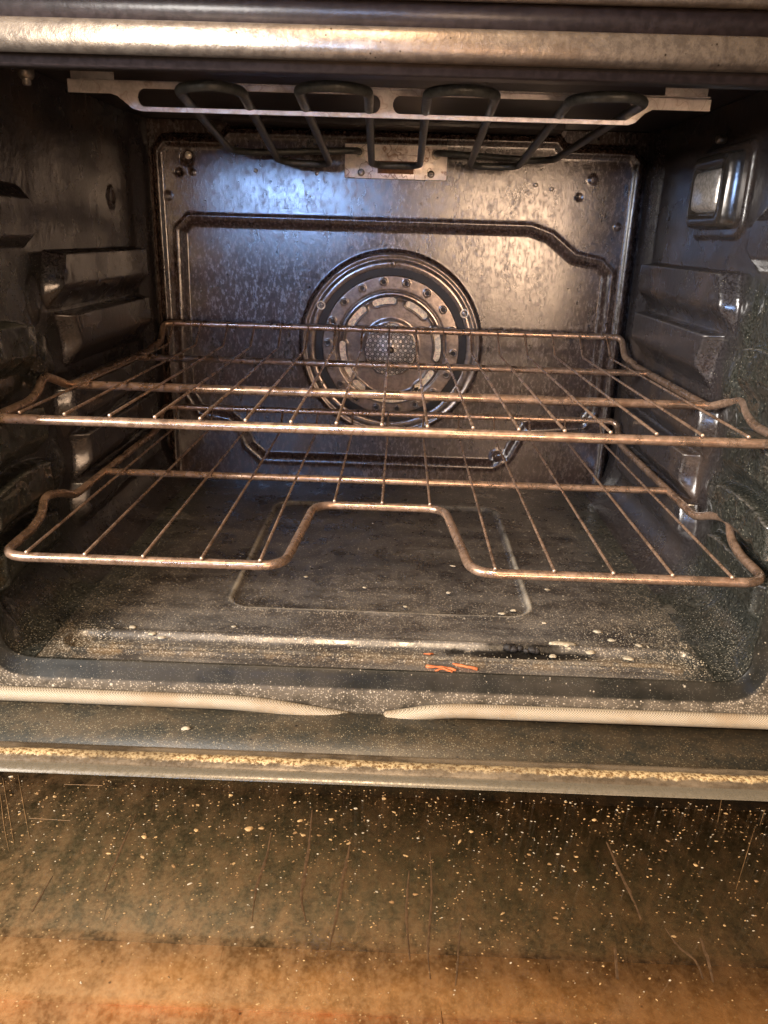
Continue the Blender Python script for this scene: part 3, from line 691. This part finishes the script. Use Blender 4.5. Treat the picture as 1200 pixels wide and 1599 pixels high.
# lower rack with the notched front rail
s2 = .0445; z2 = -.0973; ZL = z2-.0052; yf2, yn, yb2, zb2 = -.0489+.003, .0934+.004, .375, -.0756
def lo_side(s):
    x = (.2915 if s > 0 else -.2945); xi = (.288 if s > 0 else -.296)
    return [(x, yf2, ZL), (x+.001*s, .010, ZL), (x+.003*s, .035, ZL+.004), (x+.009*s, .056, ZL+.014), (x+.004*s, .078, ZL+.010), (xi, .100, ZL), (xi, .340, ZL), (xi-.004*s, .356, ZL+.005)]
R = lo_side(1); Lf = lo_side(-1)
pts = R + [(.284, yb2+.001, zb2), (-.292, yb2+.001, zb2)] + Lf[::-1] + [(-.077, yf2, ZL), (-.0680, yn, ZL), (.0530, yn, ZL), (.0670, yf2, ZL)]
rad = [.022]+[.010]*(len(R)-1)+[.012, .012]+[.010]*(len(R)-1)+[.022, .020, .020, .020, .020]
fp = fillet(pts, rad, 8, True)
wires = []
for k in range(13):
    x = -.0051+(k-6)*s2; y0 = yn-.0012 if k in (5, 6, 7) else yf2-.0012
    wires.append([(x, y0, z2), (x, .2, z2), (x, yb2-.022, z2), (x, yb2, zb2+.002)])
LR = rack('oven_rack', 'lower bronze wire rack with a notch bent into its front rail', (0, .16, ZL), fp, .0038, True,
     [(-.296, .288, .1716+.006, ZL, .0036)], wires, .00122, 0)

# ------------------------------------------------------------------ crumbs and food scraps
def lump(mb, c, r, flat=.6, n=7, elong=1.0, ang=0.0):
    bm = bmesh.new(); bmesh.ops.create_icosphere(bm, subdivisions=1 if n < 8 else 2, radius=1)
    ca, sa = math.cos(ang), math.sin(ang); vs = []
    for v in bm.verts:
        k = r*random.uniform(.7, 1.25); x, y, z = v.co.x*k*elong, v.co.y*k, v.co.z*k*flat
        vs.append((c[0]+x*ca-y*sa, c[1]+x*sa+y*ca, c[2]+z))
    fs = [tuple(v.index for v in q.verts) for q in bm.faces]; bm.free(); mb.add(vs, fs)
def thing_mesh(name, mb, mat, base, label, cat, group=None, smooth=True):
    o = mb.build(name, mat, None, off=base, smooth=smooth); o.location = base; o['label'] = label; o['category'] = cat
    if group: o['group'] = group
    return o
# charred lump in the burnt spill
mb = MB()
for dx, dy, r in [(-.011, .001, .0038), (-.006, -.001, .0034), (-.001, .001, .0030), (.004, -.002, .0024), (.009, -.0015, .0036), (.0125, -.002, .0028), (-.008, .003, .0030)]:
    lump(mb, (.117+dx, -.010+dy, ZF-.001+r*.6), r, .8, 9)
thing_mesh('food_scrap', mb, MT['char'], (.117, -.010, ZF), 'black charred lump in the burnt spill near the front of the oven floor', 'food scrap')
def shred(pts, r): return MB().tube([Vector(p)+Vector((random.uniform(-.0006, .0006), random.uniform(-.0004, .0004), 0)) for p in fillet(pts, .006, 3)], [r*random.uniform(.6, 1.2) for _ in fillet(pts, .006, 3)], 7)
zz = ZF+.0008
G = 'orange food shreds on the front lip of the oven floor'
for i, (pts, r, lab) in enumerate([
    ([(.0360, -.0430, zz), (.0440, -.0455, zz+.001), (.0530, -.0450, zz), (.0600, -.0475, zz)], .0015, 'wider wavy orange food shred, leftmost of the two long ones on the floor lip'),
    ([(.0580, -.0370, zz-.001), (.0670, -.0430, zz+.001), (.0770, -.0445, zz)], .0013, 'slanting orange food shred, rightmost on the floor lip'),
    ([(.0440, -.0485, zz-.001), (.0490, -.0465, zz+.001), (.0560, -.0492, zz-.001)], .0012, 'short orange food shred touching the front edge below the wavy one'),
    ([(.0350, -.0185, zz-.003), (.0400, -.0205, zz-.002), (.0430, -.0180, zz-.003)], .0008, 'thin curled orange food shred behind the others in the trough')]):
    thing_mesh('food_shred', shred(pts, r), MT['carrot'], pts[1], lab, 'food scrap', G)
# larger pale flakes one can pick out on the floor
G = 'pale baked flakes on the oven floor'
big = [(.1545, .0005, .0062, 'largest pale flake on the oven floor, right of the charred lump'), (.1205, .062, .0026, 'right one of two pale flakes inside the right front corner of the floor panel'), (.109, .055, .0022, 'left one of two pale flakes inside the right front corner of the floor panel'),
       (.062, .095, .0024, 'lone pale flake on the floor panel behind the notch gap, right of the middle'), (.1450, .0395, .002, 'pale flake just right of the floor panel front corner'),
       (.1900, .0270, .0030, 'upper flake of the cluster behind and right of the largest flake'), (.1985, .0120, .0026, 'middle flake of the cluster behind and right of the largest flake'), (.1750, -.010, .0034, 'broad pale flake in the front trough directly right of the largest flake'),
       (.1420, -.019, .0030, 'broad pale flake in the front trough just below the largest flake'), (.2050, -.018, .003, 'pale flake in the dusty right end of the front trough'), (.2200, .0050, .0026, 'pale flake nearest the right wall on the oven floor'),
       (-.1960, -.006, .0032, 'largest flake in the left part of the front trough'), (-.1860, -.012, .0024, 'pale flake just in front of the largest left trough flake'), (-.216, .004, .0024, 'pale flake nearest the left wall on the oven floor'),
       (-.13, .012, .0018, 'tiny pale flake between the left trough and the floor panel'), (-.02, .10, .0018, 'tiny pale flake in the middle of the floor panel'), (.02, .062, .0018, 'tiny pale flake near the middle of the panel front edge'), (-.08, .12, .0018, 'tiny pale flake on the left half of the floor panel'),
       (.07, .16, .0018, 'tiny pale flake deepest on the right half of the floor panel'), (.16, .11, .002, 'tiny pale flake on the bare floor right of the panel')]
for x, y, r, lab in big:
    mb = MB(); lump(mb, (x, y, ZF+r*.1), r, .25, 9, random.uniform(1.0, 1.8), random.uniform(-.5, .5))
    thing_mesh('crumb', mb, MT['crumb'], (x, y, ZF), lab or 'small pale flake lying loose on the dark oven floor', 'crumb', G)
# uncountable fine crumbs
mb = MB()
for _ in range(2200):
    t = random.random()
    if t < .45: x = random.uniform(-.27, .27); y = random.gauss(-.024, .007)
    elif t < .78: x = .262-abs(random.gauss(0, .05)); y = random.gauss(.0, .03)
    elif t < .88: x = -.262+abs(random.gauss(0, .03)); y = random.gauss(-.008, .016)
    else: x = random.uniform(-.25, .25); y = random.uniform(-.03, .30)
    if y < -.045 or x > .268 or x < -.27 or y > .4: continue
    r = random.uniform(.00018, .00055) * (1.5 if random.random() < .07 else 1)
    lump(mb, (x, y, ZF+(-.003 if (-.030 < y < -.009 and abs(x) < .255) else 0)+r*.2), r, .5, 5, random.uniform(1, 1.8), random.uniform(0, 3))
o = thing_mesh('floor_crumbs', mb, MT['crumb'], (0, .02, ZF), 'fine pale burnt crumbs scattered on the oven floor, thickest at the front', 'crumbs', None, False); o['kind'] = 'stuff'
mb = MB()
for _ in range(2100):
    x = random.uniform(-.27, .275); y = -.147-abs(random.gauss(0, .085))
    if y < -.40: continue
    r = random.uniform(.00020, .00050)*(2.0 if random.random() < .06 else 1)
    lump(mb, (x, y, ZP+r*.15), r, .35, 5, random.uniform(1, 2.2), random.gauss(0, .5))
o = thing_mesh('glass_crumbs', mb, MT['crumb2'], (0, -.2, ZP), 'amber specks and crumbs stuck over the door glass', 'crumbs', None, False); o['kind'] = 'stuff'
o.data.materials.append(MT['crumb3']); o.data.materials.append(MT['crumb'])
for i, q in enumerate(o.data.polygons): q.material_index = (0, 1, 1, 0, 1, 2)[(i//20) % 6]
G = 'larger crumbs on the door glass'
for x, y, r, lab in [(-.080, -.1885, .0036, 'largest amber crumb on the door glass, left of centre'), (-.072, -.1875, .0024, 'crumb touching the right side of the largest crumb on the glass'), (-.113, -.1915, .0024, 'round amber crumb left of the largest crumb on the glass'),
                (-.144, -.199, .0026, 'amber crumb at the foot of the leftmost long drip'), (-.048, -.1795, .0022, 'upper one of two amber crumbs right of the largest crumb'), (-.0445, -.1920, .0022, 'lower one of two amber crumbs right of the largest crumb'),
                (.006, -.1555, .002, 'amber crumb by the rim in the middle of the glass'), (.063, -.1830, .0020, 'lone amber crumb right of the middle of the glass'), (.1460, -.1680, .0020, 'amber crumb above the top of the right hand drip'), (.200, -.204, .0020, 'rightmost of the larger amber crumbs on the door glass'),
                (-.215, -.1660, .0020, 'leftmost amber crumb beside the pale scratches and painted reflection streaks on the glass'), (-.0280, -.1770, .0018, 'small amber crumb beside the top of a long drip'), (-.098, -.158, .0018, 'small amber crumb by the rim above the largest crumb')]:
    r *= .58; mb = MB(); lump(mb, (x, y, ZP+r*.15), r, .3, 9, random.uniform(1.1, 1.6), random.uniform(-.4, .4))
    thing_mesh('crumb', mb, MT['crumb2'], (x, y, ZP), lab or 'small round amber crumb on the brown door glass', 'crumb', G)
mb = MB(); lump(mb, (-.145, -.094, ZD+.0008), .0024, .5, 9, 1.4, .3)
thing_mesh('crumb', mb, MT['crumb'], (-.145, -.094, ZD), 'single pale crumb on the dark door liner in front of the gasket', 'crumb')
